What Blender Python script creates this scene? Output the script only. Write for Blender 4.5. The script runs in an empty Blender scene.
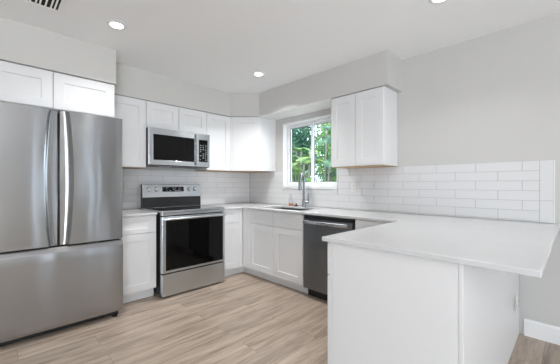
import bpy, bmesh, math, random
from mathutils import Vector, Matrix
random.seed(7)
S = bpy.context.scene
COL = S.collection
PI = math.pi

# ------------------------------------------------------------------ camera
cd = bpy.data.cameras.new('camera')
cam = bpy.data.objects.new('camera', cd)
COL.objects.link(cam)
cam.location = (-3.030, -3.758, 1.198)
cam.rotation_euler = (PI/2, 0, -math.radians(44.75))
cd.sensor_width = 36.0
cd.lens = 292.7/560*36
cd.shift_y = 2.5/560
cd.clip_start = 0.05
S.camera = cam

# ------------------------------------------------------------------ world, sun, area lights, exposure
W = bpy.data.worlds.new('world')
S.world = W
W.use_nodes = True
wn = W.node_tree.nodes
bg = wn['Background']
bg.inputs['Color'].default_value = (0.76, 0.88, 1.0, 1)
bg.inputs['Strength'].default_value = 4.2

def light(name, kind, loc, rot, energy, size=None, size_y=None, color=(1, 1, 1)):
    l = bpy.data.lights.new(name, kind)
    l.energy = energy
    l.color = color
    if kind == 'AREA':
        l.shape = 'RECTANGLE' if size_y else 'DISK'
        l.size = size
        if size_y:
            l.size_y = size_y
    o = bpy.data.objects.new(name, l)
    o.location = loc
    o.rotation_euler = rot
    COL.objects.link(o)
    return o

sun = light('sun', 'SUN', (0, 0, 6), (math.radians(-18), math.radians(-34), 0), 5.0, color=(1.0, 0.95, 0.86))
sun.data.angle = 0.02
# added fill light in place of daylight, at the opening behind the camera
light('fill_light_front', 'AREA', (-4.85, -8.03, 1.15), (PI/2, 0, 0), 26, 1.7, 2.2, (0.96, 0.98, 1.0))
# low uplights added at the openings, tilted up to brighten the ceiling
for nm, loc, rz, en in (('uplight_fill_front', (-4.85, -7.95, 0.35), 0, 245), ('uplight_fill_left', (-5.95, -6.4, 0.35), -PI/2, 20)):
    l = light(nm, 'AREA', loc, (PI/2+math.radians(62), 0, rz), en, 2.2, 0.5, (0.945, 0.97, 1.0))
    l.data.spread = math.radians(130)

vs = S.view_settings
vs.view_transform = 'Standard'
vs.look = 'None'
vs.gamma = 1
vs.use_curve_mapping = False
vs.exposure = 0.06

# ------------------------------------------------------------------ materials
def mat(name, color, rough=0.5, metal=0.0, **kw):
    m = bpy.data.materials.new(name)
    m.use_nodes = True
    nt = m.node_tree
    b = nt.nodes['Principled BSDF']
    b.inputs['Base Color'].default_value = (*color, 1)
    b.inputs['Roughness'].default_value = rough
    b.inputs['Metallic'].default_value = metal
    for k, v in kw.items():
        b.inputs[k.replace('_', ' ')].default_value = v
    return m

def nd(m, typ, **props):
    n = m.node_tree.nodes.new(typ)
    for k, v in props.items():
        setattr(n, k, v)
    return n

def lk(m, a, b):
    m.node_tree.links.new(a, b)

def coords(m, scale=(1, 1, 1), rot=(0, 0, 0), kind='Object'):
    tc = nd(m, 'ShaderNodeTexCoord')
    mp = nd(m, 'ShaderNodeMapping')
    mp.inputs['Scale'].default_value = scale
    mp.inputs['Rotation'].default_value = rot
    lk(m, tc.outputs[kind], mp.inputs['Vector'])
    return mp.outputs['Vector']

def noise_bump(m, scale, strength, dist=0.002, stretch=(1, 1, 1), detail=3):
    n = nd(m, 'ShaderNodeTexNoise')
    n.inputs['Scale'].default_value = scale
    n.inputs['Detail'].default_value = detail
    lk(m, coords(m, stretch), n.inputs['Vector'])
    bp = nd(m, 'ShaderNodeBump')
    bp.inputs['Strength'].default_value = strength
    bp.inputs['Distance'].default_value = dist
    lk(m, n.outputs['Fac'], bp.inputs['Height'])
    lk(m, bp.outputs['Normal'], m.node_tree.nodes['Principled BSDF'].inputs['Normal'])
    return n

def ramp(m, fac, stops):
    r = nd(m, 'ShaderNodeValToRGB')
    e = r.color_ramp.elements
    e[0].position, e[0].color = stops[0][0], (*stops[0][1], 1)
    e[1].position, e[1].color = stops[1][0], (*stops[1][1], 1)
    for p, c in stops[2:]:
        x = e.new(p)
        x.color = (*c, 1)
    lk(m, fac, r.inputs['Fac'])
    return r.outputs['Color']

M = {}
M['wall'] = mat('wall_paint', (0.61, 0.60, 0.58), 0.75)
noise_bump(M['wall'], 90, 0.12, 0.001)
M['ceiling'] = mat('ceiling_paint', (0.93, 0.93, 0.93), 0.85)
noise_bump(M['ceiling'], 60, 0.2, 0.001)
M['white'] = mat('cabinet_white', (0.80, 0.80, 0.805), 0.38)
M['trimwhite'] = mat('trim_white', (0.88, 0.88, 0.88), 0.4)
M['vinyl'] = mat('window_vinyl', (0.85, 0.86, 0.87), 0.35)
M['plastic'] = mat('white_plastic', (0.78, 0.78, 0.77), 0.35)
M['dark'] = mat('black_plastic', (0.012, 0.012, 0.013), 0.35)
M['enamel'] = mat('dark_enamel', (0.012, 0.012, 0.013), 0.4)
M['void'] = mat('duct_shade_black', (0.006, 0.006, 0.006), 0.9)
M['blackglass'] = mat('black_glass', (0.003, 0.003, 0.0035), 0.04, IOR=1.33)
M['tan'] = mat('raw_plywood', (0.56, 0.37, 0.21), 0.6)
n = nd(M['tan'], 'ShaderNodeTexNoise'); n.inputs['Scale'].default_value = 6; n.inputs['Detail'].default_value = 5
lk(M['tan'], coords(M['tan'], (1, 12, 1)), n.inputs['Vector'])
lk(M['tan'], ramp(M['tan'], n.outputs['Fac'], [(0.3, (0.46, 0.29, 0.15)), (0.7, (0.66, 0.46, 0.28))]),
   M['tan'].node_tree.nodes['Principled BSDF'].inputs['Base Color'])

# quartz worktop: white with very faint veins
q = M['quartz'] = mat('white_quartz', (0.80, 0.80, 0.80), 0.2)
n = nd(q, 'ShaderNodeTexNoise'); n.inputs['Scale'].default_value = 2.2; n.inputs['Detail'].default_value = 8
n.inputs['Distortion'].default_value = 1.4
lk(q, coords(q), n.inputs['Vector'])
lk(q, ramp(q, n.outputs['Fac'], [(0.42, (0.675, 0.675, 0.68)), (0.50, (0.66, 0.66, 0.665)), (0.56, (0.675, 0.675, 0.68))]),
   q.node_tree.nodes['Principled BSDF'].inputs['Base Color'])

M['tile'] = mat('glazed_white_tile', (0.76, 0.76, 0.765), 0.16)
noise_bump(M['tile'], 9, 0.10, 0.004)
M['grout'] = mat('grey_grout', (0.47, 0.47, 0.47), 0.9)

def steel(name, col, rough, aniso, vertical_streak=True, wave=0.0):
    m = mat(name, col, rough, 1.0)
    b = m.node_tree.nodes['Principled BSDF']
    b.inputs['Anisotropic'].default_value = aniso
    tg = nd(m, 'ShaderNodeCombineXYZ')          # highlights spread up and down, across the horizontal brushing
    tg.inputs[2].default_value = 1.0
    lk(m, tg.outputs['Vector'], b.inputs['Tangent'])
    # fine horizontal brushing
    n = nd(m, 'ShaderNodeTexNoise'); n.inputs['Scale'].default_value = 4; n.inputs['Detail'].default_value = 4
    lk(m, coords(m, (0.3, 0.3, 420)), n.inputs['Vector'])
    mr = nd(m, 'ShaderNodeMapRange')
    mr.inputs['To Min'].default_value = rough*0.97
    mr.inputs['To Max'].default_value = rough*1.03
    lk(m, n.outputs['Fac'], mr.inputs['Value'])
    lk(m, mr.outputs['Result'], b.inputs['Roughness'])
    if wave:
        w = nd(m, 'ShaderNodeTexNoise'); w.inputs['Scale'].default_value = 1.6; w.inputs['Detail'].default_value = 1
        lk(m, coords(m, (2.2, 1, 0.8)), w.inputs['Vector'])
        bp = nd(m, 'ShaderNodeBump'); bp.inputs['Strength'].default_value = 1.0
        bp.inputs['Distance'].default_value = wave
        lk(m, w.outputs['Fac'], bp.inputs['Height'])
        lk(m, bp.outputs['Normal'], b.inputs['Normal'])
    return m
M['steel'] = steel('brushed_steel', (0.41, 0.42, 0.435), 0.19, 0.97, wave=0.006)
M['steel2'] = steel('appliance_steel', (0.60, 0.63, 0.66), 0.27, 0.7)
M['darksteel'] = steel('dark_brushed_steel', (0.21, 0.225, 0.24), 0.32, 0.85, wave=0.006)
M['sinksteel'] = mat('sink_steel', (0.16, 0.16, 0.165), 0.3, 1.0)
M['chrome'] = mat('faucet_metal', (0.27, 0.28, 0.31), 0.22, 1.0)
M['knob'] = mat('knob_chrome', (0.5, 0.5, 0.5), 0.15, 1.0)
M['mark'] = mat('printed_grey_marks', (0.55, 0.56, 0.58), 0.5)
M['burner'] = mat('burner_ring_print', (0.06, 0.06, 0.065), 0.25)
M['slot'] = mat('outlet_slots', (0.08, 0.08, 0.08), 0.6)
M['glass'] = mat('window_glass', (1, 1, 1), 0.0, 0.0, Transmission_Weight=1.0, IOR=1.01)
M['clear'] = mat('clear_bottle', (0.95, 0.96, 0.98), 0.05, 0.0, Transmission_Weight=0.85, IOR=1.2)
M['orange'] = mat('orange_soap', (0.50, 0.17, 0.07), 0.25)
M['rubber'] = mat('dark_rubber', (0.04, 0.035, 0.035), 0.5)
M['lens'] = mat('lamp_lens', (1, 1, 1), 0.5)
b = M['lens'].node_tree.nodes['Principled BSDF']
b.inputs['Emission Color'].default_value = (1, 0.985, 0.96, 1)
b.inputs['Emission Strength'].default_value = 6.0

# vinyl plank floor, planks running along X
f = M['floor'] = mat('vinyl_plank_floor', (0.4, 0.3, 0.2), 0.36)
fb = f.node_tree.nodes['Principled BSDF']
br = nd(f, 'ShaderNodeTexBrick')
br.offset = 0.37; br.offset_frequency = 2
br.inputs['Color1'].default_value = (0.0, 0.0, 0.0, 1)
br.inputs['Color2'].default_value = (1, 1, 1, 1)
br.inputs['Mortar'].default_value = (0.5, 0.5, 0.5, 1)
br.inputs['Scale'].default_value = 1.0
br.inputs['Mortar Size'].default_value = 0.0012
br.inputs['Mortar Smooth'].default_value = 0.3
br.inputs['Brick Width'].default_value = 1.22
br.inputs['Row Height'].default_value = 0.18
v = coords(f)
lk(f, v, br.inputs['Vector'])
# per-plank random shift of the grain
sx = nd(f, 'ShaderNodeVectorMath', operation='MULTIPLY_ADD')
sx.inputs[1].default_value = (7.3, 3.1, 5.7)
lk(f, br.outputs['Color'], sx.inputs[0])
lk(f, v, sx.inputs[2])
mp = nd(f, 'ShaderNodeMapping'); mp.inputs['Scale'].default_value = (1.0, 9.0, 1.0)
lk(f, sx.outputs['Vector'], mp.inputs['Vector'])
g1 = nd(f, 'ShaderNodeTexNoise'); g1.inputs['Scale'].default_value = 2.4; g1.inputs['Detail'].default_value = 7
g1.inputs['Roughness'].default_value = 0.62; g1.inputs['Distortion'].default_value = 0.4
lk(f, mp.outputs['Vector'], g1.inputs['Vector'])
grain = ramp(f, g1.outputs['Fac'], [(0.30, (0.25, 0.19, 0.145)), (0.50, (0.42, 0.335, 0.265)), (0.70, (0.55, 0.455, 0.375))])
sep = nd(f, 'ShaderNodeSeparateColor'); lk(f, br.outputs['Color'], sep.inputs['Color'])
mr = nd(f, 'ShaderNodeMapRange'); mr.inputs['To Min'].default_value = 0.84; mr.inputs['To Max'].default_value = 1.12
lk(f, sep.outputs['Red'], mr.inputs['Value'])
hv = nd(f, 'ShaderNodeHueSaturation'); lk(f, grain, hv.inputs['Color']); lk(f, mr.outputs['Result'], hv.inputs['Value'])
mx = nd(f, 'ShaderNodeMix', data_type='RGBA')
lk(f, br.outputs['Fac'], mx.inputs['Factor'])
lk(f, hv.outputs['Color'], mx.inputs[6])
mx.inputs[7].default_value = (0.16, 0.11, 0.08, 1)
lk(f, mx.outputs[2], fb.inputs['Base Color'])
bp = nd(f, 'ShaderNodeBump'); bp.inputs['Strength'].default_value = 0.15; bp.inputs['Distance'].default_value = 0.002
lk(f, g1.outputs['Fac'], bp.inputs['Height']); lk(f, bp.outputs['Normal'], fb.inputs['Normal'])

def leafmat(name, c1, c2):
    m = mat(name, c1, 0.45)
    n = nd(m, 'ShaderNodeTexNoise'); n.inputs['Scale'].default_value = 3.0
    lk(m, coords(m), n.inputs['Vector'])
    lk(m, ramp(m, n.outputs['Fac'], [(0.35, c1), (0.65, c2)]), m.node_tree.nodes['Principled BSDF'].inputs['Base Color'])
    return m
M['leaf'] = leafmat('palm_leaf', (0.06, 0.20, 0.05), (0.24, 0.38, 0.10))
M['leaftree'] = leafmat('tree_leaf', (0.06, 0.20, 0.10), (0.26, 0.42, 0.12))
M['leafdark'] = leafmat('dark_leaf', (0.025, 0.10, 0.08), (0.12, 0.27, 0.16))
M['stem'] = leafmat('palm_stem', (0.14, 0.12, 0.10), (0.30, 0.27, 0.24))
M['ground'] = leafmat('garden_ground', (0.10, 0.14, 0.05), (0.20, 0.18, 0.10))

# ------------------------------------------------------------------ mesh helpers
def bm_box(bm, x0, y0, z0, x1, y1, z1):
    xs, ys, zs = sorted((x0, x1)), sorted((y0, y1)), sorted((z0, z1))
    v = [bm.verts.new((x, y, z)) for z in zs for y in ys for x in xs]
    for f in ((0, 2, 3, 1), (4, 5, 7, 6), (0, 1, 5, 4), (2, 6, 7, 3), (0, 4, 6, 2), (1, 3, 7, 5)):
        bm.faces.new([v[i] for i in f])

def bm_cyl(bm, p0, p1, r0, r1=None, seg=24, caps=True):
    if r1 is None:
        r1 = r0
    p0, p1 = Vector(p0), Vector(p1)
    d = (p1-p0).normalized()
    a = d.orthogonal().normalized()
    c = d.cross(a)
    rings = []
    for p, r in ((p0, r0), (p1, r1)):
        rings.append([bm.verts.new(p+(a*math.cos(t)+c*math.sin(t))*r) for t in [2*PI*i/seg for i in range(seg)]])
    for i in range(seg):
        bm.faces.new([rings[0][i], rings[0][(i+1) % seg], rings[1][(i+1) % seg], rings[1][i]])
    if caps:
        bm.faces.new(list(reversed(rings[0])))
        bm.faces.new(rings[1])

def bm_tube(bm, pts, radii, seg=14):
    pts = [Vector(p) for p in pts]
    if not isinstance(radii, (list, tuple)):
        radii = [radii]*len(pts)
    rings = []
    a = None
    for i, p in enumerate(pts):
        d = (pts[min(i+1, len(pts)-1)]-pts[max(i-1, 0)]).normalized()
        if a is None:
            a = d.orthogonal().normalized()
        a = (a-d*a.dot(d)).normalized()
        c = d.cross(a)
        rings.append([bm.verts.new(p+(a*math.cos(t)+c*math.sin(t))*radii[i]) for t in [2*PI*k/seg for k in range(seg)]])
    for j in range(len(rings)-1):
        for i in range(seg):
            bm.faces.new([rings[j][i], rings[j][(i+1) % seg], rings[j+1][(i+1) % seg], rings[j+1][i]])
    bm.faces.new(list(reversed(rings[0])))
    bm.faces.new(rings[-1])

def bm_prism(bm, poly, h0, h1, axis='z'):
    """extrude a 2D polygon along an axis; poly in the other two axes (x,y) / (y,z) / (x,z)"""
    def P(a, b, h):
        return {'z': (a, b, h), 'x': (h, a, b), 'y': (a, h, b)}[axis]
    lo = [bm.verts.new(P(a, b, h0)) for a, b in poly]
    hi = [bm.verts.new(P(a, b, h1)) for a, b in poly]
    n = len(poly)
    for i in range(n):
        bm.faces.new([lo[i], lo[(i+1) % n], hi[(i+1) % n], hi[i]])
    bm.faces.new(list(reversed(lo)))
    bm.faces.new(hi)

def bm_lathe(bm, prof, c=(0, 0, 0), seg=28):
    rings = []
    for r, z in prof:
        rings.append([bm.verts.new((c[0]+max(r, 1e-4)*math.cos(t), c[1]+max(r, 1e-4)*math.sin(t), c[2]+z)) for t in [2*PI*i/seg for i in range(seg)]])
    for j in range(len(rings)-1):
        for i in range(seg):
            bm.faces.new([rings[j][i], rings[j][(i+1) % seg], rings[j+1][(i+1) % seg], rings[j+1][i]])
    bm.faces.new(list(reversed(rings[0])))
    bm.faces.new(rings[-1])

def bm_slab_cells(bm, us, vs_, keep, h0, h1, axis='z'):
    """slab made of grid cells (for openings): shared vertices, no inner walls"""
    def P(a, b, h):
        return {'z': (a, b, h), 'x': (h, a, b), 'y': (a, h, b)}[axis]
    cache = {}
    def V(i, j, h):
        k = (i, j, h)
        if k not in cache:
            cache[k] = bm.verts.new(P(us[i], vs_[j], h))
        return cache[k]
    nu, nv = len(us)-1, len(vs_)-1
    K = {(i, j) for i in range(nu) for j in range(nv) if keep((us[i]+us[i+1])/2, (vs_[j]+vs_[j+1])/2)}
    for i, j in K:
        bm.faces.new([V(i, j, h0), V(i, j+1, h0), V(i+1, j+1, h0), V(i+1, j, h0)])
        bm.faces.new([V(i, j, h1), V(i+1, j, h1), V(i+1, j+1, h1), V(i, j+1, h1)])
        for (di, dj), (a, b) in {(-1, 0): ((i, j), (i, j+1)), (1, 0): ((i+1, j+1), (i+1, j)),
                                 (0, -1): ((i+1, j), (i, j)), (0, 1): ((i, j+1), (i+1, j+1))}.items():
            if (i+di, j+dj) not in K:
                bm.faces.new([V(*a, h0), V(*b, h0), V(*b, h1), V(*a, h1)])

def obj(name, bm, m, parent=None, bevel=0.0, smooth=False, seg=2, loc=None, rot=None):
    bmesh.ops.recalc_face_normals(bm, faces=bm.faces[:])
    me = bpy.data.meshes.new(name)
    bm.to_mesh(me)
    bm.free()
    me.materials.append(m)
    o = bpy.data.objects.new(name, me)
    COL.objects.link(o)
    if parent is not None:
        o.parent = parent
    if loc:
        o.location = loc
    if rot:
        o.rotation_euler = rot
    if smooth:
        for p in me.polygons:
            p.use_smooth = True
    if bevel:
        md = o.modifiers.new('bevel', 'BEVEL')
        md.width = bevel
        md.segments = seg
        md.limit_method = 'ANGLE'
        md.angle_limit = math.radians(40)
        md.harden_normals = False
    return o

def smooth_angle(o, deg=35):
    me = o.data
    for p in me.polygons:
        p.use_smooth = True
    b = bmesh.new(); b.from_mesh(me)
    for e in b.edges:
        if len(e.link_faces) == 2 and e.calc_face_angle(0) > math.radians(deg):
            e.smooth = False
    b.to_mesh(me); b.free()
    return o

def tag(o, label=None, cat=None, group=None, kind=None):
    if label: o['label'] = label
    if cat: o['category'] = cat
    if group: o['group'] = group
    if kind: o['kind'] = kind
    return o

def thing(name, label, cat, loc=(0, 0, 0), rotz=0, group=None):
    o = bpy.data.objects.new(name, None)
    o.empty_display_size = 0.1
    COL.objects.link(o)
    o.location = loc
    o.rotation_euler = (0, 0, rotz)
    return tag(o, label, cat, group)

def box(name, m, parent, a, b_, bevel=0.0, **kw):
    bm = bmesh.new()
    bm_box(bm, *a, *b_)
    return obj(name, bm, m, parent, bevel, **kw)

def struct(name, bm, m, label, cat, **kw):
    return tag(obj(name, bm, m, **kw), label, cat, kind='structure')

def copy_tree(o, parent=None):
    c = o.copy()
    COL.objects.link(c)
    c.parent = parent
    for ch in list(o.children):
        copy_tree(ch, c)
    return c

# ------------------------------------------------------------------ room shell
XL, YF, ZC = -5.8, -7.8, 2.487          # left wall, wall behind the camera, ceiling
T = 0.12
bm = bmesh.new(); bm_box(bm, XL-T, YF-T, -0.1, T, T, 0)
struct('floor', bm, M['floor'], 'light brown wood plank floor', 'floor')
bm = bmesh.new(); bm_box(bm, XL-T, YF-T, ZC, T, T, ZC+0.15)
struct('ceiling', bm, M['ceiling'], 'flat white ceiling', 'ceiling')
bm = bmesh.new(); bm_box(bm, XL-T, 0, 0, T, T, ZC)
struct('wall_back', bm, M['wall'], 'pale grey wall behind the range and refrigerator', 'wall')
WY0, WY1, WZ0, WZ1 = -1.71, -0.772, 1.165, 2.075
bm = bmesh.new()
bm_slab_cells(bm, [YF-T, WY0, WY1, 0], [0, WZ0, WZ1, ZC], lambda y, z: not (WY0 < y < WY1 and WZ0 < z < WZ1), 0, 0.14, 'x')
struct('wall_right', bm, M['wall'], 'pale grey wall with the sink window', 'wall')
# wall behind the camera; its openings are added to let light in
bm = bmesh.new()
OPEN = [(-5.7, -4.0), (-1.98, -1.87), (-1.16, -1.05), (-0.76, -0.66)]  # wide light opening, then narrow slots added to streak the refrigerator's reflections
bm_slab_cells(bm, [XL-T]+[v_ for o_ in OPEN for v_ in o_]+[T], [0, 0.05, 2.25, ZC],
              lambda x, z: not (any(a_ < x < b_ for a_, b_ in OPEN) and 0.05 < z < 2.25), YF-T, YF, 'y')
struct('wall_front', bm, M['wall'], 'pale grey wall behind the viewer with openings added for light', 'wall')
bm = bmesh.new()
bm_slab_cells(bm, [YF, -7.5, -5.3, 0], [0, 0.05, 2.25, ZC], lambda y, z: not (-7.5 < y < -5.3 and 0.05 < z < 2.25), XL-T, XL, 'x')  # unseen opening added to let light into the room
struct('wall_left', bm, M['wall'], 'pale grey wall left of the viewer with an opening added for light', 'wall')

# soffits (boxed drops of the ceiling over the wall cabinets)
SB = 2.158
bm = bmesh.new()
bm_prism(bm, [(-2.168, 0), (0, 0), (0, -2.497), (-.335, -2.497), (-.335, -.622), (-.622, -.335), (-2.168, -.335)], SB, ZC)
struct('trim_1', bm, M['wall'], 'grey soffit over the wall cabinets and window', 'soffit')
bm = bmesh.new(); bm_box(bm, -.333, -1.835, SB-0.004, -0.001, -0.6125, SB-0.0003)
struct('trim_4', bm, M['trimwhite'], 'white painted underside of the soffit above the window', 'soffit')
bm = bmesh.new(); bm_box(bm, -3.5, -.652, 2.163, -2.168, 0, ZC)
struct('trim_2', bm, M['wall'], 'deep grey soffit over the refrigerator cabinet', 'soffit')
bm = bmesh.new()
bm_prism(bm, [(0, 0), (-.016, 0), (-.016, .115), (-.010, .128), (0, .130)], -3.47, YF, 'y')
struct('baseboard_right', bm, M['trimwhite'], 'white baseboard on the wall beyond the peninsula', 'baseboard')
bm = bmesh.new()
bm_box(bm, XL, 0, 0, -3.16, -.016, .13)
struct('baseboard_back', bm, M['trimwhite'], 'white baseboard left of the refrigerator', 'baseboard')

# ------------------------------------------------------------------ window
wnd = thing('window_1', 'white vinyl sliding window above the sink', 'window', (0, 0, 0))
wnd['kind'] = 'structure'
# jamb lining, sill
bm = bmesh.new()
e = 0.012
bm_slab_cells(bm, [WY0, WY0+e, WY1-e, WY1], [WZ0, WZ0+e, WZ1-e, WZ1], lambda y, z: not (WY0+e < y < WY1-e and WZ0+e < z < WZ1-e), -0.012, 0.10, 'x')
obj('window_jamb', bm, M['trimwhite'], wnd, 0.001)
bm = bmesh.new()
bm_box(bm, -0.017, WY0-0.001, WZ0-0.030, 0.005, WY1+0.001, WZ0+0.002)
obj('window_sill', bm, M['trimwhite'], wnd, 0.003)
# outer frame
a0, a1, c0, c1 = WY0+e, WY1-e, WZ0+e, WZ1-e
bm = bmesh.new()
fw = 0.030
bm_slab_cells(bm, [a0, a0+fw, a1-fw, a1], [c0, c0+fw, c1-fw, c1], lambda y, z: not (a0+fw < y < a1-fw and c0+fw < z < c1-fw), 0.062, 0.135, 'x')
obj('window_frame', bm, M['vinyl'], wnd, 0.002)
ym = (a0+a1)/2
def sash(y0, y1, x0, x1, sw=0.034):
    bm = bmesh.new()
    z0, z1 = c0+0.022, c1-0.022
    bm_slab_cells(bm, [y0, y0+sw, y1-sw, y1], [z0, z0+sw, z1-sw, z1], lambda y, z: not (y0+sw < y < y1-sw and z0+sw < z < z1-sw), x0, x1, 'x')
    s = obj('sash', bm, M['vinyl'], wnd, 0.002)
    box('pane', M['glass'], s, ((x0+x1)/2-.002, y0+sw-.004, z0+sw-.004), ((x0+x1)/2+.002, y1-sw+.004, z1-sw+.004))
    bm = bmesh.new()
    g = 0.004
    bm_slab_cells(bm, [y0+sw-g, y0+sw+g, y1-sw-g, y1-sw+g], [z0+sw-g, z0+sw+g, z1-sw-g, z1-sw+g],
                  lambda y, z: not (y0+sw+g < y < y1-sw-g and z0+sw+g < z < z1-sw-g), x0+.006, x1-.004, 'x')
    obj('gasket', bm, mat('gasket_grey', (0.16, 0.17, 0.18), 0.6), s)
    return s
sL = sash(ym-0.022, a1-0.020, 0.070, 0.096)
sR = sash(a0+0.020, ym+0.022, 0.100, 0.126)
box('latch', M['plastic'], sL, (0.060, a1-0.048, 1.56), (0.070, a1-0.026, 1.66), 0.002)

# ------------------------------------------------------------------ backsplash tiles
BZ, RP, TP, GW = 1.3855, 0.0785, 0.3165, 0.0028
TZ0 = 0.9045
def tile_field(name, label, u0, u1, ztop, phase, place, cut=None, extra=None):
    """running-bond field; place(u0,z0,u1,z1,bm,depth) adds a box"""
    bm = bmesh.new()
    row, z1 = 0, ztop
    while z1 > TZ0+0.004:
        z0 = max(z1-RP, TZ0)
        off = phase+(row % 2)*TP/2
        k = math.floor((u0-off)/TP)
        while off+k*TP < u1:
            a, b_ = max(off+k*TP, u0), min(off+(k+1)*TP, u1)
            k += 1
            if b_-a < 0.01:
                continue
            segs = [(a, b_, z0, z1)]
            if cut:
                cy0, cy1, cz = cut
                new = []
                for (p, r, s, t) in segs:
                    if t <= cz or r <= cy0 or p >= cy1:
                        new.append((p, r, s, t))
                    else:
                        if p < cy0-.01: new.append((p, cy0, s, t))
                        if r > cy1+.01: new.append((cy1, r, s, t))
                        if s < cz-.008: new.append((max(p, cy0), min(r, cy1), s, cz))
                segs = new
            for (p, r, s, t) in segs:
                place(bm, p+GW/2, s+GW/2, r-GW/2, t-GW/2, 0.0095)
        z1 -= RP; row += 1
    return bm
def place_back(bm, u0, z0, u1, z1, d): bm_box(bm, u0, -0.001, z0, u1, -d, z1)
def place_right(bm, u0, z0, u1, z1, d): bm_box(bm, -0.001, u0, z0, -d, u1, z1)
tb = thing('backsplash', 'white subway tile backsplash behind the range', 'backsplash', (-1.08, 0, TZ0))
bm = tile_field('', '', -2.16, -0.010, BZ, -1.597, place_back)
o = obj('tiles', bm, M['tile'], tb, 0.0012, seg=1); o.location = (1.08, 0, -TZ0)
bm = bmesh.new(); bm_box(bm, -2.16, -0.0008, TZ0, 0, -0.0075, BZ)
o = obj('grout', bm, M['grout'], tb); o.location = (1.08, 0, -TZ0)
tr = thing('backsplash', 'white subway tile backsplash under the window and along the peninsula', 'backsplash', (0, -1.8, TZ0))
YE = -3.564
bm = tile_field('', '', YE, -0.010, BZ, -3.46, place_right, cut=(WY0-0.002, WY1+0.002, WZ0-0.032))
o = obj('tiles', bm, M['tile'], tr, 0.0012, seg=1); o.location = (0, 1.8, -TZ0)
bm = bmesh.new()
bm_slab_cells(bm, [-3.648, WY0-.002, WY1+.002, -0.009], [TZ0, WZ0-.031, BZ], lambda y, z: not (WY0-.002 < y < WY1+.002 and z > WZ0-.031), -0.0075, -0.0008, 'x')
o = obj('grout', bm, M['grout'], tr); o.location = (0, 1.8, -TZ0)
for z0, z1 in ((BZ-.311, BZ), (TZ0, BZ-.311)):
    bm = bmesh.new(); bm_box(bm, -0.001, -3.644, z0+GW/2, -0.0095, YE-GW/2, z1-GW/2)
    o = obj('edge_tile', bm, M['tile'], tr, 0.0012, seg=1); o.location = (0, 1.8, -TZ0)
bm = bmesh.new(); bm_box(bm, -0.001, -3.651, TZ0, -0.0105, -3.6455, BZ)
o = obj('edge_trim', bm, M['trimwhite'], tr); o.location = (0, 1.8, -TZ0)

# ------------------------------------------------------------------ cabinets
def bm_shaker(bm, x0, x1, z0, z1, yf, t=0.019, fr=0.074, rec=0.008, frz=None):
    """shaker panel, front at y=yf facing -y, thickness t"""
    def R(a, b_, c, d, y):
        return [bm.verts.new(p) for p in ((a, y, c), (b_, y, c), (b_, y, d), (a, y, d))]
    ob = R(x0, x1, z0, z1, yf+t)
    of = R(x0, x1, z0, z1, yf)
    frz = frz or fr
    i1 = R(x0+fr, x1-fr, z0+frz, z1-frz, yf)
    k = 0.0015
    i2 = R(x0+fr+k, x1-fr-k, z0+frz+k, z1-frz-k, yf+rec)
    bm.faces.new(ob)
    for A, B in ((ob, of), (of, i1), (i1, i2)):
        for i in range(4):
            bm.faces.new([A[i], A[(i+1) % 4], B[(i+1) % 4], B[i]])
    bm.faces.new(i2)

def front(name, parent, x0, x1, z0, z1, yf, frz=0.074):
    bm = bmesh.new()
    g = 0.0027
    bm_shaker(bm, x0+g, x1-g, z0+g, z1-g, yf, frz=frz)
    return obj(name, bm, M['white'], parent, 0.0012)

CB, CT = 0.105, 0.877      # base cabinet box
DZ = 0.698                 # drawer / door split
def base_cabinet(label, loc, rotz, w, fronts, depth=0.61, toe=0.001, hollow=False, name='base_cabinet', cat='cabinet'):
    t = thing(name, label, cat, loc, rotz)
    if hollow:
        bm = bmesh.new()
        bm_slab_cells(bm, [0.001, 0.02, w-0.02, w-0.001], [-depth, -depth+0.012, -0.014, -0.002],
                      lambda x, y: not (0.02 < x < w-0.02 and -depth+0.012 < y < -0.014), CB, CT, 'z')
        obj('body', bm, M['white'], t, 0.0008)
        box('bottom_panel', M['white'], t, (0.021, -0.015, CB), (w-0.021, -depth+0.013, CB+0.018))
    else:
        box('body', M['white'], t, (0.001, -0.002, CB), (w-0.001, -depth, CT), 0.0008)
    box('toe_kick', M['white'], t, (0.001, -0.01, 0.0), (w-toe, -depth+0.058, CB-0.0005))
    if hollow:
        box('toe_kick', M['white'], t, (-0.079, -depth+0.075, 0.0), (0.0005, -depth+0.058, CB-0.0005))
    for kind, x0, x1, z0, z1 in fronts:
        if kind == 'filler':
            box('filler', M['white'], t, (x0, -depth-0.0005, z0), (x1, -depth-0.018, z1), 0.001)
        else:
            front(kind, t, x0, x1, z0, z1, -depth-0.0195, 0.074 if kind == 'door' else 0.046)
    return t

zt = CT-0.004
base_cabinet('white base cabinet with one drawer between the refrigerator and range', (-2.172, 0, 0), 0, 0.398,
             [('drawer', 0.0, 0.398, DZ, zt), ('door', 0.0, 0.398, CB, DZ)])
base_cabinet('narrow white base cabinet with one drawer right of the range', (-0.982, 0, 0), 0, 0.352,
             [('drawer', 0.006, 0.292, DZ, zt), ('door', 0.006, 0.292, CB, DZ), ('filler', 0.294, 0.351, CB, zt)], toe=-0.078)
RZ = -PI/2
base_cabinet('wide white sink base cabinet with two doors and two false drawers', (0, -0.632, 0), RZ, 1.060,
             [('filler', 0.001, 0.124, CB, zt), ('drawer', 0.126, 0.590, DZ, zt), ('drawer', 0.590, 1.056, DZ, zt),
              ('door', 0.126, 0.590, CB, DZ), ('door', 0.590, 1.056, CB, DZ)], hollow=True)
base_cabinet('plain white corner base cabinet between the dishwasher and peninsula', (0, -2.322, 0), RZ, 0.464,
             [('filler', 0.001, 0.462, CB, zt)])

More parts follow.
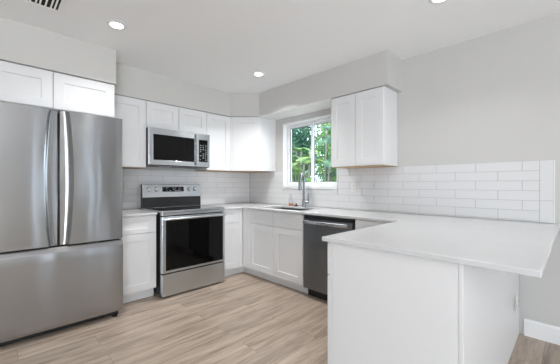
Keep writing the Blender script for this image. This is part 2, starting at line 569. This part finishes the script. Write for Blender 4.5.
# peninsula cabinet, doors face the kitchen (+y)
PX0, PX1, PY0, PY1 = -1.658, -0.012, -3.424, -2.789
pc = thing('peninsula_cabinet', 'long white peninsula base cabinet with plain end panel under the wide worktop', 'cabinet', (PX1, PY0, 0), PI)
pw = PX1-PX0
dp = PY1-PY0
box('body', M['white'], pc, (0.0, 0.0, CB), (pw, -dp, CT), 0.0008)
box('toe_kick', M['white'], pc, (0.0, 0.0, 0), (pw, -dp+0.058, CB-0.0005))
box('end_panel', M['white'], pc, (pw+0.0005, 0.0, 0.0), (pw+0.016, -dp+0.018, CT), 0.0008)
box('stile', M['white'], pc, (pw+0.0005, -dp+0.016, CB), (pw+0.015, -dp-0.0005, CT), 0.0008)
box('back_panel', M['white'], pc, (0.0, 0.016, 0.0), (pw+0.002, 0.0005, CT), 0.0008)
box('corner_trim', M['white'], pc, (pw+0.0025, 0.017, 0.0), (pw+0.0185, 0.0005, CT), 0.0015)
xs = [(pw-0.012)*k/2.3 for k in (1.3, 2.3)]
for a, b_ in ((0.70, 1.225), (1.225, pw+0.014)):
    front('drawer', pc, a, b_, DZ-.008, zt, -dp-0.0205, 0.046)
    front('door', pc, a, b_, CB, DZ-.008, -dp-0.0205)

# wall cabinets
UB, UT = 1.389, 2.149
def wall_cabinet(label, loc, rotz, w, doors, z0=UB, z1=UT, depth=0.305, under=True):
    t = thing('wall_cabinet', label, 'cabinet', loc, rotz)
    box('body', M['white'], t, (0.0008, -0.002, z0+0.0022), (w-0.0008, -depth, z1+0.008), 0.0008)
    if under:
        box('underside', M['tan'], t, (0.002, -0.010, z0-0.002), (w-0.002, -depth+0.002, z0+0.0018))
    for x0, x1 in doors:
        front('door', t, x0, x1, z0+0.004, z1, -depth-0.0195)
    return t
wall_cabinet('tall single-door white wall cabinet left of the microwave', (-2.166, 0, 0), 0, 0.398, [(0, 0.398)])
wall_cabinet('short two-door white wall cabinet directly above the microwave', (-1.767, 0, 0), 0, 0.776, [(0, 0.388), (0.388, 0.776)], z0=1.850, under=False)
wall_cabinet('tall single-door white wall cabinet right of the microwave', (-0.990, 0, 0), 0, 0.377, [(0, 0.377)])
wall_cabinet('two-door white wall cabinet right of the window', (0, -1.837, 0), RZ, 0.612, [(0, 0.306), (0.306, 0.612)])
# over-refrigerator cabinet
wall_cabinet('wide two-door white wall cabinet above the refrigerator', (-3.122, 0, 0), 0, 0.946, [(0, 0.473), (0.473, 0.946)], z0=1.838, z1=2.152, depth=0.62, under=False)
# diagonal corner cabinet
dc = thing('corner_wall_cabinet', 'angled white corner wall cabinet left of the window', 'cabinet', (0, 0, 0), 0)
pent = [(-0.002, -0.002), (-.6115, -0.002), (-.6115, -.305), (-.305, -.6115), (-0.002, -.6115)]
bm = bmesh.new(); bm_prism(bm, pent, UB+.0022, UT+.008)
obj('body', bm, M['white'], dc, 0.0008)
pin = [(-0.012, -0.012), (-.606, -0.012), (-.606, -.302), (-.302, -.606), (-0.012, -.606)]
bm = bmesh.new(); bm_prism(bm, pin, UB-.002, UB+.0018)
obj('underside', bm, M['tan'], dc)
bm = bmesh.new()
bm_shaker(bm, -.206, .206, UB+.004, UT, -0.0195)
d = obj('door', bm, M['white'], dc, 0.0012)
d.location = (-.4583, -.4583, 0); d.rotation_euler = (0, 0, -PI/4)

# ------------------------------------------------------------------ worktops
CZ0, CZ1 = 0.879, 0.903
SX0, SX1, SY0, SY1 = -0.545, -0.150, -1.590, -0.900   # sink cut-out
PYN, PXE = -3.677, -1.696                              # peninsula near and end edges
bm = bmesh.new()
def keep(x, y):
    if SX0 < x < SX1 and SY0 < y < SY1: return False
    if y > -0.648: return x > -0.984
    if y > -2.748: return x > -0.648
    return True
bm_slab_cells(bm, [PXE, -0.984, -0.648, SX0, SX1, -0.0095], [PYN, -2.748, SY0, SY1, -0.648, -0.0095], keep, CZ0, CZ1, 'z')
tag(obj('countertop', bm, M['quartz'], None, 0.003), 'long white quartz worktop with sink that turns into the wide peninsula', 'countertop')
bm = bmesh.new(); bm_box(bm, -2.172, -0.648, CZ0, -1.772, -0.0095, CZ1)
tag(obj('countertop', bm, M['quartz'], None, 0.003), 'short white quartz worktop between refrigerator and range', 'countertop')

# ------------------------------------------------------------------ sink, faucet, small items
sk = thing('sink', 'undermount stainless steel sink below the window', 'sink', ((SX0+SX1)/2, (SY0+SY1)/2, 0.68))
hx, hy = (SX1-SX0)/2+0.008, (SY1-SY0)/2+0.008
bm = bmesh.new()
lo = 0.0
pts_o = [(-hx-.012, -hy-.012), (hx+.012, -hy-.012), (hx+.012, hy+.012), (-hx-.012, hy+.012)]
def rect(s, z): return [bm.verts.new((x*s[0], y*s[1], z)) for x, y in ((-1, -1), (1, -1), (1, 1), (-1, 1))]
zr = CZ0-0.0012-0.68
rings = [rect((hx+.012, hy+.012), zr), rect((hx, hy), zr), rect((hx-.006, hy-.006), 0.012), rect((hx-.03, hy-.03), 0.002)]
rings_o = [rect((hx+.012, hy+.012), zr-.003), rect((hx+.003, hy+.003), zr-.003), rect((hx-.003, hy-.003), 0.010), rect((hx-.028, hy-.028), -0.001)]
for RR in (rings, rings_o):
    for A, B in zip(RR, RR[1:]):
        for i in range(4):
            bm.faces.new([A[i], A[(i+1) % 4], B[(i+1) % 4], B[i]])
    bm.faces.new(RR[-1])
for i in range(4):
    bm.faces.new([rings[0][i], rings[0][(i+1) % 4], rings_o[0][(i+1) % 4], rings_o[0][i]])
obj('basin', bm, M['sinksteel'], sk)
bm = bmesh.new(); bm_lathe(bm, [(0.045, 0), (0.045, 0.003), (0.03, 0.004), (0.028, 0.0015), (0.001, 0.0015)], (0, 0, 0.003))
obj('drain', bm, M['chrome'], sk, smooth=False)

fc = thing('faucet', 'brushed steel pull-down gooseneck faucet behind the sink', 'faucet', (-0.085, -1.235, CZ1+0.0003), math.radians(24))
bm = bmesh.new()
bm_lathe(bm, [(0.027, 0), (0.027, 0.006), (0.022, 0.010), (0.021, 0.075), (0.0175, 0.095), (0.0135, 0.105)])
smooth_angle(obj('base', bm, M['chrome'], fc))
bm = bmesh.new()
pts = [(0, 0, 0.10), (0, 0, 0.20), (0, 0, 0.33)]
cx, R = -0.085, 0.085
for k in range(1, 15):
    a = PI*k/14
    pts.append((cx+R*math.cos(a), 0, 0.345+R*math.sin(a)))
pts.append((-0.17, 0, 0.335))
bm_tube(bm, pts, 0.0155, 18)
smooth_angle(obj('spout', bm, M['chrome'], fc), 50)
bm = bmesh.new()
bm_lathe(bm, [(0.0170, 0.336), (0.0190, 0.325), (0.0200, 0.26), (0.021, 0.235), (0.0205, 0.225), (0.014, 0.222)], (-0.17, 0, 0))
smooth_angle(obj('spray_head', bm, M['chrome'], fc))
bm = bmesh.new()
bm_cyl(bm, (0, -0.018, 0.062), (0, -0.062, 0.062), 0.0150, seg=20)
bm_tube(bm, [(0, -0.055, 0.066), (0.0, -0.062, 0.085), (0.002, -0.066, 0.15), (0.003, -0.068, 0.172)], [0.009, 0.0095, 0.008, 0.006], 12)
smooth_angle(obj('handle', bm, M['chrome'], fc), 50)

sb = thing('soap_bottle', 'small clear bottle of orange soap beside the faucet', 'bottle', (-0.075, -0.990, CZ1+0.0003))
bm = bmesh.new()
bm_lathe(bm, [(0.026, 0), (0.030, 0.004), (0.030, 0.085), (0.024, 0.105), (0.011, 0.118), (0.011, 0.128)])
smooth_angle(obj('bottle_body', bm, M['clear'], sb))
bm = bmesh.new()
bm_lathe(bm, [(0.0305, 0.004), (0.0308, 0.030), (0.0308, 0.036), (0.001, 0.0365)])
smooth_angle(obj('soap', bm, M['orange'], sb))
bm = bmesh.new()
bm_lathe(bm, [(0.013, 0.126), (0.013, 0.142), (0.004, 0.144), (0.004, 0.155), (0.001, 0.156)])
bm_tube(bm, [(0.004, 0, 0.154), (-0.014, 0, 0.157), (-0.032, 0, 0.150)], 0.004, 10)
smooth_angle(obj('pump', bm, M['clear'], sb))

st = thing('sink_stopper', 'small dark sink stopper lying between bottle and faucet', 'stopper', (-0.090, -1.105, CZ1+0.0003))
bm = bmesh.new()
bm_lathe(bm, [(0.030, 0), (0.031, 0.006), (0.022, 0.014), (0.010, 0.026)])
smooth_angle(obj('flange', bm, M['rubber'], st))
bm = bmesh.new(); bm_lathe(bm, [(0.007, 0.0255), (0.009, 0.036), (0.003, 0.041)])
smooth_angle(obj('grip', bm, M['rubber'], st))

# ------------------------------------------------------------------ refrigerator
FX0, FX1 = -3.112, -2.171
fr = thing('refrigerator', 'stainless steel french door refrigerator with bottom freezer drawer', 'refrigerator', (FX0, 0, 0))
w = FX1-FX0
xm = -2.638-FX0      # middle of the two doors
YD = -0.865          # door face
box('body', M['enamel'], fr, (0.006, -0.03, 0.035), (w-0.006, -0.775, 1.765), 0.004)
def door_poly(x0, x1, inner_right, g=1.0):
    """cross-section (x,y) of a door: softly crowned face, rounded outer edge, scooped grip at the inner edge"""
    yb = -0.785
    pts = []
    if inner_right:
        pts += [(x0, yb), (x0, YD+0.014), (x0+.004, YD+0.005), (x0+.014, YD+0.0005)]
        n = 10
        for i in range(n+1):
            x = x0+.03+(x1-.092-(g-1)*.06-x0-.03)*i/n
            pts.append((x, YD-0.004*math.sin(PI*(x-x0)/(x1-x0))))
        g0 = pts[-1]
        grip = [(x1-.088, YD+0.0005), (x1-.084, YD+0.003), (x1-.078, YD+0.008), (x1-.070, YD+0.015), (x1-.060, YD+0.021), (x1-.048, YD+0.025), (x1-.034, YD+0.027), (x1-.004, YD+0.028)]
        pts += [(x1-(x1-a_)*(1+(g-1)*.6), b_) for a_, b_ in grip]+[(x1, YD+0.032), (x1, yb)]
    else:
        q_ = door_poly(-x1, -x0, True, g)
        pts = [(-x, y) for x, y in reversed(q_)]
    return pts
DZ0, DZ1 = 0.712, 1.792
for x0, x1, ir in ((0.0, xm-0.006, True), (xm+0.006, w, False)):
    bm = bmesh.new()
    secs = []
    for q_ in (0, .01, .02, .035, .05, .075, .1, .125, .15, .22, .3, .4, .5, .6, .7, .78, .85, .875, .9, .925, .95, .965, .98, .99, 1):
        g_ = 0.45+0.55*math.sin(PI*q_)**0.8
        secs.append([bm.verts.new((a_, b_, DZ0+(DZ1-DZ0)*q_)) for a_, b_ in door_poly(x0, x1, ir, g_)])
    for A, B in zip(secs, secs[1:]):
        for i in range(len(A)):
            bm.faces.new([A[i], A[(i+1) % len(A)], B[(i+1) % len(A)], B[i]])
    bm.faces.new(secs[0]); bm.faces.new(secs[-1])
    o = obj('door', bm, M['steel'], fr)
    smooth_angle(o, 28)
box('door_gasket', M['dark'], fr, (0.01, -0.7755, 0.06), (w-0.01, -0.7845, 1.78))
# freezer drawer: profile in (y,z)
bm = bmesh.new()
yb = -0.785
prof = [(yb, 0.052), (YD+0.03, 0.052), (YD+0.012, 0.060), (YD+0.003, 0.075)]
for i in range(9):
    z = 0.09+(0.655-0.09)*i/8
    prof.append((YD-0.003*math.sin(PI*(z-0.05)/0.64), z))
prof += [(YD+0.001, 0.660), (YD+0.016, 0.690), (YD+0.020, 0.697), (YD+0.03, 0.699), (yb, 0.699)]
bm_prism(bm, prof, 0.0, w, 'x')
dr = obj('freezer_drawer', bm, M['steel'], fr)
smooth_angle(dr, 28)
md = dr.modifiers.new('bevel', 'BEVEL'); md.width = 0.002; md.segments = 2; md.limit_method = 'ANGLE'; md.angle_limit = math.radians(60)
box('end_cap', M['plastic'], dr, (w+0.0003, YD+0.010, 0.672), (w+0.006, YD+0.050, 0.694), 0.001)
box('base_grille', M['dark'], fr, (0.02, -0.70, 0.012), (w-0.02, -0.800, 0.050), 0.002)
for x in (0.05, w-0.05):
    bm = bmesh.new(); bm_cyl(bm, (x, -0.80, 0.0), (x, -0.80, 0.0118), 0.022)
    obj('foot', bm, M['dark'], fr)
    bm = bmesh.new(); bm_cyl(bm, (x, -0.08, 0.0), (x, -0.08, 0.0345), 0.022)
    obj('foot', bm, M['dark'], fr)

# ------------------------------------------------------------------ range
RX0, RX1 = -1.758, -0.984
rg = thing('range', 'stainless steel electric range with black glass cooktop and oven door', 'range', (RX0, 0, 0))
w = RX1-RX0
box('body', M['enamel'], rg, (0.004, -0.035, 0.030), (w-0.004, -0.678, 0.899), 0.002)
for x in (0.04, w-0.04):
    for y in (-0.62, -0.08):
        bm = bmesh.new(); bm_cyl(bm, (x, y, 0.0), (x, y, 0.0297), 0.016)
        obj('foot', bm, M['dark'], rg)
# cooktop: steel rim and black glass
bm = bmesh.new()
bm_slab_cells(bm, [0, 0.012, w-0.012, w], [-0.735, -0.700, -0.205, -0.190], lambda x, y: not (0.012 < x < w-0.012 and -0.700 < y < -0.205), 0.9, 0.920, 'z')
bm2 = bm
ct = obj('cooktop', bm2, M['steel2'], rg, 0.003)
box('glass_top', M['blackglass'], ct, (0.0125, -0.6995, 0.9), (w-0.0125, -0.2055, 0.9185))
def ring(cx, cy, r, t=0.0035):
    bm = bmesh.new()
    seg = 48
    a = [bm.verts.new((cx+r*math.cos(2*PI*i/seg), cy+r*math.sin(2*PI*i/seg), 0.9187)) for i in range(seg)]
    b_ = [bm.verts.new((cx+(r-t)*math.cos(2*PI*i/seg), cy+(r-t)*math.sin(2*PI*i/seg), 0.9187)) for i in range(seg)]
    c = [bm.verts.new((v_.co.x, v_.co.y, 0.9191)) for v_ in a]
    d_ = [bm.verts.new((v_.co.x, v_.co.y, 0.9191)) for v_ in b_]
    for i in range(seg):
        j = (i+1) % seg
        for A, B in ((a, b_), (b_, d_), (d_, c), (c, a)):
            bm.faces.new([A[i], A[j], B[j], B[i]])
    obj('burner_ring', bm, M['burner'], ct)
for cx_, cy_, r_ in ((0.20, -0.55, 0.115), (0.20, -0.55, 0.075), (0.57, -0.56, 0.095), (0.20, -0.31, 0.075), (0.57, -0.31, 0.085), (0.385, -0.29, 0.05)):
    ring(cx_, cy_, r_)
# front apron under the cooktop
box('front_apron', M['steel2'], rg, (0.002, -0.6785, 0.868), (w-0.002, -0.726, 0.8995), 0.003)
# oven door
dm = obj('oven_door', (lambda b_: (bm_slab_cells(b_, [0.003, 0.040, w-0.028, w-0.003], [0.262, 0.288, 0.822, 0.858],
        lambda x, z: not (0.040 < x < w-0.028 and 0.288 < z < 0.822), -0.735, -0.6785, 'y'), b_)[1])(bmesh.new()), M['steel2'], rg, 0.003)
box('door_glass', M['blackglass'], dm, (0.0405, -0.7338, 0.2885), (w-0.0285, -0.70, 0.8215))
hd = bmesh.new()
bm_tube(hd, [(0.020, -0.781, 0.834), (w/2, -0.786, 0.834), (w-0.020, -0.781, 0.834)], 0.0125, 16)
h = obj('handle', hd, M['steel2'], dm)
smooth_angle(h, 50); h.scale = (1, 1, 1)
for x in (0.030, w-0.030):
    box('handle_bracket', M['steel2'], h, (x-0.011, -0.7355, 0.824), (x+0.011, -0.775, 0.844), 0.002)
box('storage_drawer', M['steel2'], rg, (0.003, -0.6785, 0.020), (w-0.003, -0.733, 0.250), 0.004)
# backguard with controls
bgd = bmesh.new()
bm_prism(bgd, [(-0.125, 0.9205), (-0.186, 0.9205), (-0.183, 1.045), (-0.165, 1.195), (-0.155, 1.200), (-0.125, 1.200)], 0.0, w-0.018, 'x')
bk = obj('backguard', bgd, M['enamel'], rg, 0.002)
# steel control face lies on the tilted front
ang = math.atan2(0.018, 0.150)
cp = bmesh.new()
bm_box(cp, 0.003, -0.004, -0.078, w-0.020, 0.0, 0.078)
face = obj('control_panel', cp, M['steel2'], bk, 0.0015)
face.location = (0, -0.1745, 1.120); face.rotation_euler = (-ang, 0, 0)
fd = box('display', M['blackglass'], face, (w/2-0.150, -0.0055, -0.012), (w/2+0.130, -0.0041, 0.050), 0.0)
random.seed(3)
for rz in (0.036, 0.018, 0.000):
    x = w/2-0.138
    while x < w/2+0.105:
        ww = random.choice((0.006, 0.010, 0.015))
        if random.random() < 0.7:
            box('display_mark', M['mark'], face, (x, -0.0060, rz-0.002), (x+ww, -0.0056, rz+0.003))
        x += ww+random.choice((0.006, 0.012))
for x in (0.078, 0.165, w-0.180, w-0.097):
    kb = bmesh.new()
    bm_cyl(kb, (0, 0, 0), (0, -0.006, 0), 0.026, 0.025, 28)
    bm_cyl(kb, (0, -0.0055, 0), (0, -0.026, 0), 0.0205, 0.0185, 28)
    bm_box(kb, -0.0045, -0.025, -0.017, 0.0045, -0.034, 0.017)
    k = obj('knob', kb, M['knob'], face, 0.001)
    k.location = (x, -0.0042, 0.020)
    kr = bmesh.new()
    seg = 28
    bm_cyl(kr, (0, 0.0, 0), (0, -0.0015, 0), 0.0285, 0.0285, 28)
    r_ = obj('knob_ring', kr, M['dark'], k)

# ------------------------------------------------------------------ microwave
mw = thing('microwave', 'stainless steel over-the-range microwave with black glass door', 'microwave', (-1.768, 0, 1.417))
w = 0.776
H = 0.428
box('body', M['enamel'], mw, (0.0, -0.012, 0.012), (w, -0.372, H), 0.003)
box('bottom_vent', M['dark'], mw, (0.004, -0.020, 0.0), (w-0.004, -0.385, 0.0115), 0.002)
bm = bmesh.new()
xd = 0.572
bm_slab_cells(bm, [0.001, 0.050, xd-0.012, xd], [0.006, 0.062, 0.355, H], lambda x, z: not (0.050 < x < xd-0.012 and 0.062 < z < 0.355), -0.400, -0.3725, 'y')
md_ = obj('door', bm, M['steel2'], mw, 0.003)
box('door_window', M['blackglass'], md_, (0.0505, -0.3985, 0.0625), (xd-0.0125, -0.376, 0.3545))
hb = bmesh.new()
bm_prism(hb, [(xd-0.004, -0.424), (xd+0.002, -0.431), (xd+0.018, -0.431), (xd+0.024, -0.424), (xd+0.024, -0.418), (xd-0.004, -0.418)], 0.022, 0.415)
h = obj('handle', hb, M['steel2'], md_, 0.002)
for z in (0.045, 0.385):
    box('handle_bracket', M['enamel'], h, (xd-0.004, -0.4005, z-0.014), (xd+0.016, -0.4175, z+0.014), 0.002)
bm = bmesh.new()
bm_box(bm, xd+0.002, -0.3725, 0.006, w-0.001, -0.400, H)
cp = obj('control_panel', bm, M['steel2'], mw, 0.003)
box('keypad', M['blackglass'], cp, (xd+0.048, -0.4012, 0.068), (w-0.034, -0.4003, 0.350))
for r in range(8):
    for c in range(3):
        x = xd+0.062+c*0.038; z = 0.092+r*0.026
        if random.random() < 0.85:
            box('keypad_mark', M['mark'], cp, (x, -0.4018, z), (x+random.choice((0.010, 0.016, 0.020)), -0.4013, z+0.006))
box('task_lamp_cover', M['plastic'], mw, (0.20, -0.24, -0.003), (0.34, -0.16, -0.0003))

# ------------------------------------------------------------------ dishwasher
DY0, DW = -1.700, 0.612
dwt = thing('dishwasher', 'dark stainless steel dishwasher under the worktop', 'dishwasher', (0, DY0, 0), RZ)
box('tub', M['enamel'], dwt, (0.006, -0.03, 0.09), (DW-0.006, -0.585, 0.866), 0.002)
box('door', M['darksteel'], dwt, (0.008, -0.5855, 0.098), (DW-0.008, -0.645, 0.834), 0.004)
box('control_strip', M['dark'], dwt, (0.008, -0.5855, 0.8365), (DW-0.008, -0.636, 0.872), 0.003)
hb = bmesh.new()
n = 12
prof_pts = [(0.040+(DW-0.08)*i/n, -0.682-0.010*math.sin(PI*i/n), 0.806) for i in range(n+1)]
L = []
for p in prof_pts:
    L.append([hb.verts.new((p[0], p[1]+dy, p[2]+dz)) for dy, dz in ((0.005, -0.018), (-0.005, -0.013), (-0.007, 0.0), (-0.005, 0.013), (0.005, 0.018))])
for A, B in zip(L, L[1:]):
    for i in range(5):
        hb.faces.new([A[i], A[(i+1) % 5], B[(i+1) % 5], B[i]])
hb.faces.new(L[0]); hb.faces.new(list(reversed(L[-1])))
h = obj('handle', hb, M['steel2'], dwt)
smooth_angle(h, 40)
for x in (0.050, DW-0.050):
    box('handle_bracket', M['steel2'], h, (x-0.012, -0.6455, 0.796), (x+0.012, -0.678, 0.816), 0.002)
box('toe_panel', M['dark'], dwt, (0.006, -0.10, 0.0), (DW-0.006, -0.565, 0.089), 0.002)

# ------------------------------------------------------------------ outlets
def outlet(label, loc, rotz, vertical=True):
    t = thing('electrical_outlet', label, 'outlet', loc, rotz)
    bm = bmesh.new(); bm_box(bm, -0.035, -0.0003, -0.0575, 0.035, -0.0055, 0.0575)
    obj('cover_plate', bm, M['plastic'], t, 0.002)
    bm = bmesh.new(); bm_box(bm, -0.017, -0.0058, -0.034, 0.017, -0.0075, 0.034)
    r = obj('receptacle', bm, M['plastic'], t, 0.001)
    for z in (-0.019, 0.019):
        for x0, z0, x1, z1 in ((-0.0085, -0.003, -0.006, 0.006), (0.006, -0.003, 0.0085, 0.005), (-0.0025, -0.011, 0.0025, -0.007)):
            box('slot', M['slot'], r, (x0, -0.0077, z+z0), (x1, -0.0081, z+z1))
    return t
outlet('white outlet on the tile beside the refrigerator', (-1.872, -0.0097, 1.170), 0)
outlet('white outlet on the tile under the right wall cabinet', (-0.0097, -1.935, 1.165), RZ)
outlet('white outlet on the back panel of the peninsula', (-0.285, -3.4562, 0.330), 0)

# ------------------------------------------------------------------ ceiling lights and vent
LG = 'recessed ceiling lights'
def downlight(x, y, label, watts=12.5):
    t = thing('recessed_light', label, 'ceiling light', (x, y, ZC), 0, LG)
    bm = bmesh.new()
    seg = 40
    prof = [(0.049, -0.0008), (0.075, -0.0008), (0.074, -0.004), (0.054, -0.007), (0.049, -0.006)]
    rings = [[bm.verts.new((r*math.cos(2*PI*i/seg), r*math.sin(2*PI*i/seg), z)) for i in range(seg)] for r, z in prof]
    for j in range(len(rings)):
        A, B = rings[j], rings[(j+1) % len(rings)]
        for i in range(seg):
            bm.faces.new([A[i], A[(i+1) % seg], B[(i+1) % seg], B[i]])
    obj('trim_ring', bm, M['trimwhite'], t)
    bm = bmesh.new(); bm_cyl(bm, (0, 0, -0.0008), (0, 0, -0.0055), 0.0485, seg=40)
    obj('lens', bm, M['lens'], t)
    l = light('lamp', 'AREA', (0, 0, -0.010), (0, 0, 0), watts, 0.09, None, (1.0, 0.995, 0.985))
    l.data.spread = math.radians(121)
    l.parent = t
    return t
downlight(-2.302, -1.150, 'round recessed ceiling light nearest the refrigerator', 5)
downlight(-0.805, -1.160, 'round recessed ceiling light nearest the corner cabinet')
downlight(-0.830, -3.105, 'round recessed ceiling light at the top edge over the peninsula', 3.8)

downlight(-2.302, -4.900, 'round recessed ceiling light behind the viewer', 0.8)
downlight(-3.900, -3.000, 'round recessed ceiling light left of the viewer', 0.5)

vt = thing('ceiling_vent', 'white slotted air vent in the ceiling in front of the refrigerator', 'vent', (-2.828, -1.220, ZC))
hxv, hyv = 0.175, 0.175
bm = bmesh.new()
bm_slab_cells(bm, [-hxv, -hxv+.022, hxv-.022, hxv], [-hyv, -hyv+.022, hyv-.022, hyv], lambda x, y: not (abs(x) < hxv-.022 and abs(y) < hyv-.022), -0.010, -0.0006, 'z')
obj('frame', bm, M['ceiling'], vt, 0.002)
box('duct_shade', M['void'], vt, (-hxv+.023, -hyv+.023, -0.0030), (hxv-.023, hyv-.023, -0.0006))  # black plate stands in for the shade inside the duct
x = -hxv+0.030
k = 0
while x < hxv-0.024:
    wv = 0.010
    box('slat', M['ceiling'], vt, (x, -hyv+.0225, -0.0085), (x+wv, hyv-.0225, -0.0033))
    x += wv+(0.021 if k % 3 else 0.012)
    k += 1

# ------------------------------------------------------------------ garden outside the window
bm = bmesh.new(); bm_box(bm, T+0.02, -8, -0.35, 14, 8, -0.25)
struct('ground', bm, M['ground'], 'garden soil outside the window', 'ground')

bm = bmesh.new(); bm_box(bm, T+0.03, -4.5, -0.249, 1.35, 3.0, -0.20)
struct('trim_3', bm, mat('pale_bounce_slab', (0.78, 0.76, 0.72), 0.8), 'unseen pale slab added outside the wall to bounce sunlight', 'reflector')  # added reflector, throws sunlight up through the window onto the soffit

def leaf_blade(bm, p, d, up, L, wd, droop):
    """a thin blade from p along d, with a folded midrib"""
    side = d.cross(up).normalized()
    prev = None
    n = 3
    for i in range(n+1):
        s = i/n
        c = p+d*(L*s)+Vector((0, 0, -droop*s*s))
        ww = wd*(math.sin(PI*min(0.15+0.85*s, 1.0))+0.05)*0.5
        if i == n:
            ww = 0.001
        row = [bm.verts.new(c-side*ww+up*ww*0.35), bm.verts.new(c), bm.verts.new(c+side*ww+up*ww*0.35)]
        if prev:
            for j in range(2):
                bm.faces.new([prev[j], prev[j+1], row[j+1], row[j]])
        prev = row

def palm_clump(label, x, y, h, nst, nfr, spread, mleaf, seed, group=None):
    rnd = random.Random(seed)
    t = thing('palm_clump', label, 'palm', (x, y, -0.25), 0, group)
    bs = bmesh.new(); bf = bmesh.new()
    for s in range(nst):
        a = rnd.uniform(0, 2*PI); r = rnd.uniform(0.02, 0.22)
        b0 = Vector((r*math.cos(a), r*math.sin(a), 0))
        hh = h*rnd.uniform(0.3, 0.85)
        top = b0+Vector((math.cos(a)*spread*0.25, math.sin(a)*spread*0.25, hh))
        bm_tube(bs, [b0, (b0+top)/2+Vector((0, 0, 0.05)), top], [0.045, 0.036, 0.022], 7)
        for k in range(nfr):
            fa = rnd.uniform(0, 2*PI); el = rnd.uniform(0.35, 1.35)
            L = rnd.uniform(0.9, 0.8)*spread
            o_ = top-Vector((0, 0, rnd.uniform(0, 0.35)*hh))
            hd_ = Vector((math.cos(fa), math.sin(fa), 0))
            pts = []
            n = 9
            for i in range(n+1):
                q_ = i/n
                pts.append(o_+hd_*(L*q_*math.cos(el)+0.25*L*q_*q_)+Vector((0, 0, L*q_*math.sin(el)-0.75*L*q_*q_)))
            bm_tube(bs, pts, [0.009*(1-0.8*i/n)+0.001 for i in range(n+1)], 4)
            m_ = int(n*1.7)
            for i in range(2, m_+1):
                q_ = i/m_
                j = min(int(q_*n), n-1); fq = q_*n-j
                c = pts[j].lerp(pts[j+1], fq)
                d_ = (pts[j+1]-pts[j]).normalized()
                sd = d_.cross(Vector((0, 0, 1))).normalized()
                LL = 0.40*spread*math.sin(PI*(0.12+0.80*q_))
                for sg in (-1, 1):
                    dirn = (sd*sg+d_*0.75+Vector((0, 0, 0.12))).normalized()
                    leaf_blade(bf, c, dirn, d_.cross(dirn).normalized()*sg*-1, LL, 0.020, 0.30*LL)
    obj('stems', bs, M['stem'], t)
    obj('fronds', bf, mleaf, t)
    return t
palm_clump('green palm nearest the left pane outside', 2.8, 1.45, 3.3, 6, 7, 0.62, M['leaf'], 1)
palm_clump('feathery green palm seen through the right pane', 3.2, -0.05, 3.4, 6, 7, 0.62, M['leaf'], 2)
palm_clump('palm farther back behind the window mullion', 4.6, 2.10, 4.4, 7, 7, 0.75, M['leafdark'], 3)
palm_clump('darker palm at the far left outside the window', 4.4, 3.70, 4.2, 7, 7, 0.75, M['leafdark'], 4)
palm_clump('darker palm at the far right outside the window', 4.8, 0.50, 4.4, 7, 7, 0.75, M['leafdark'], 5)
palm_clump('low young palm among the taller palms outside', 2.5, -0.95, 2.4, 5, 6, 0.5, M['leaf'], 6)
def tree(label, x, y, h, cr, seed, lm='leafdark'):
    rnd = random.Random(seed)
    t = thing('shade_tree', label, 'tree', (x, y, -0.25))
    bt = bmesh.new()
    bm_tube(bt, [(0, 0, 0), (0.05, 0.03, h*0.3), (-0.04, 0.05, h*0.6), (0.02, 0, h*0.85)], [0.13, 0.10, 0.07, 0.03], 10)
    for k in range(8):
        a = rnd.uniform(0, 2*PI); z = h*rnd.uniform(0.25, 0.7)
        bm_tube(bt, [(0, 0, z), (0.4*cr*math.cos(a), 0.4*cr*math.sin(a), z+0.3), (0.8*cr*math.cos(a), 0.8*cr*math.sin(a), z+0.4)], [0.05, 0.03, 0.012], 6)
    obj('trunk', bt, M['stem'], t)
    bl = bmesh.new()
    for k in range(8000):
        while True:
            p = Vector((rnd.uniform(-1, 1), rnd.uniform(-1, 1), rnd.uniform(-1, 1)))
            if 0.35 < p.length < 1: break
        p = Vector((p.x*cr, p.y*cr, h*0.56+p.z*h*0.44))
        d_ = Vector((rnd.uniform(-1, 1), rnd.uniform(-1, 1), rnd.uniform(-0.8, 0.5))).normalized()
        leaf_blade(bl, p, d_, d_.orthogonal().normalized(), rnd.uniform(0.12, 0.24), 0.075, 0.03)
    obj('foliage', bl, M[lm], t)
    return t
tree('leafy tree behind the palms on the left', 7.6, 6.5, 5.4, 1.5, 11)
tree('leafy tree behind the palms in the middle', 7.6, 2.8, 5.2, 1.5, 12, 'leaftree')
tree('leafy tree behind the palms on the right', 7.6, -0.3, 5.4, 1.5, 13, 'leaftree')
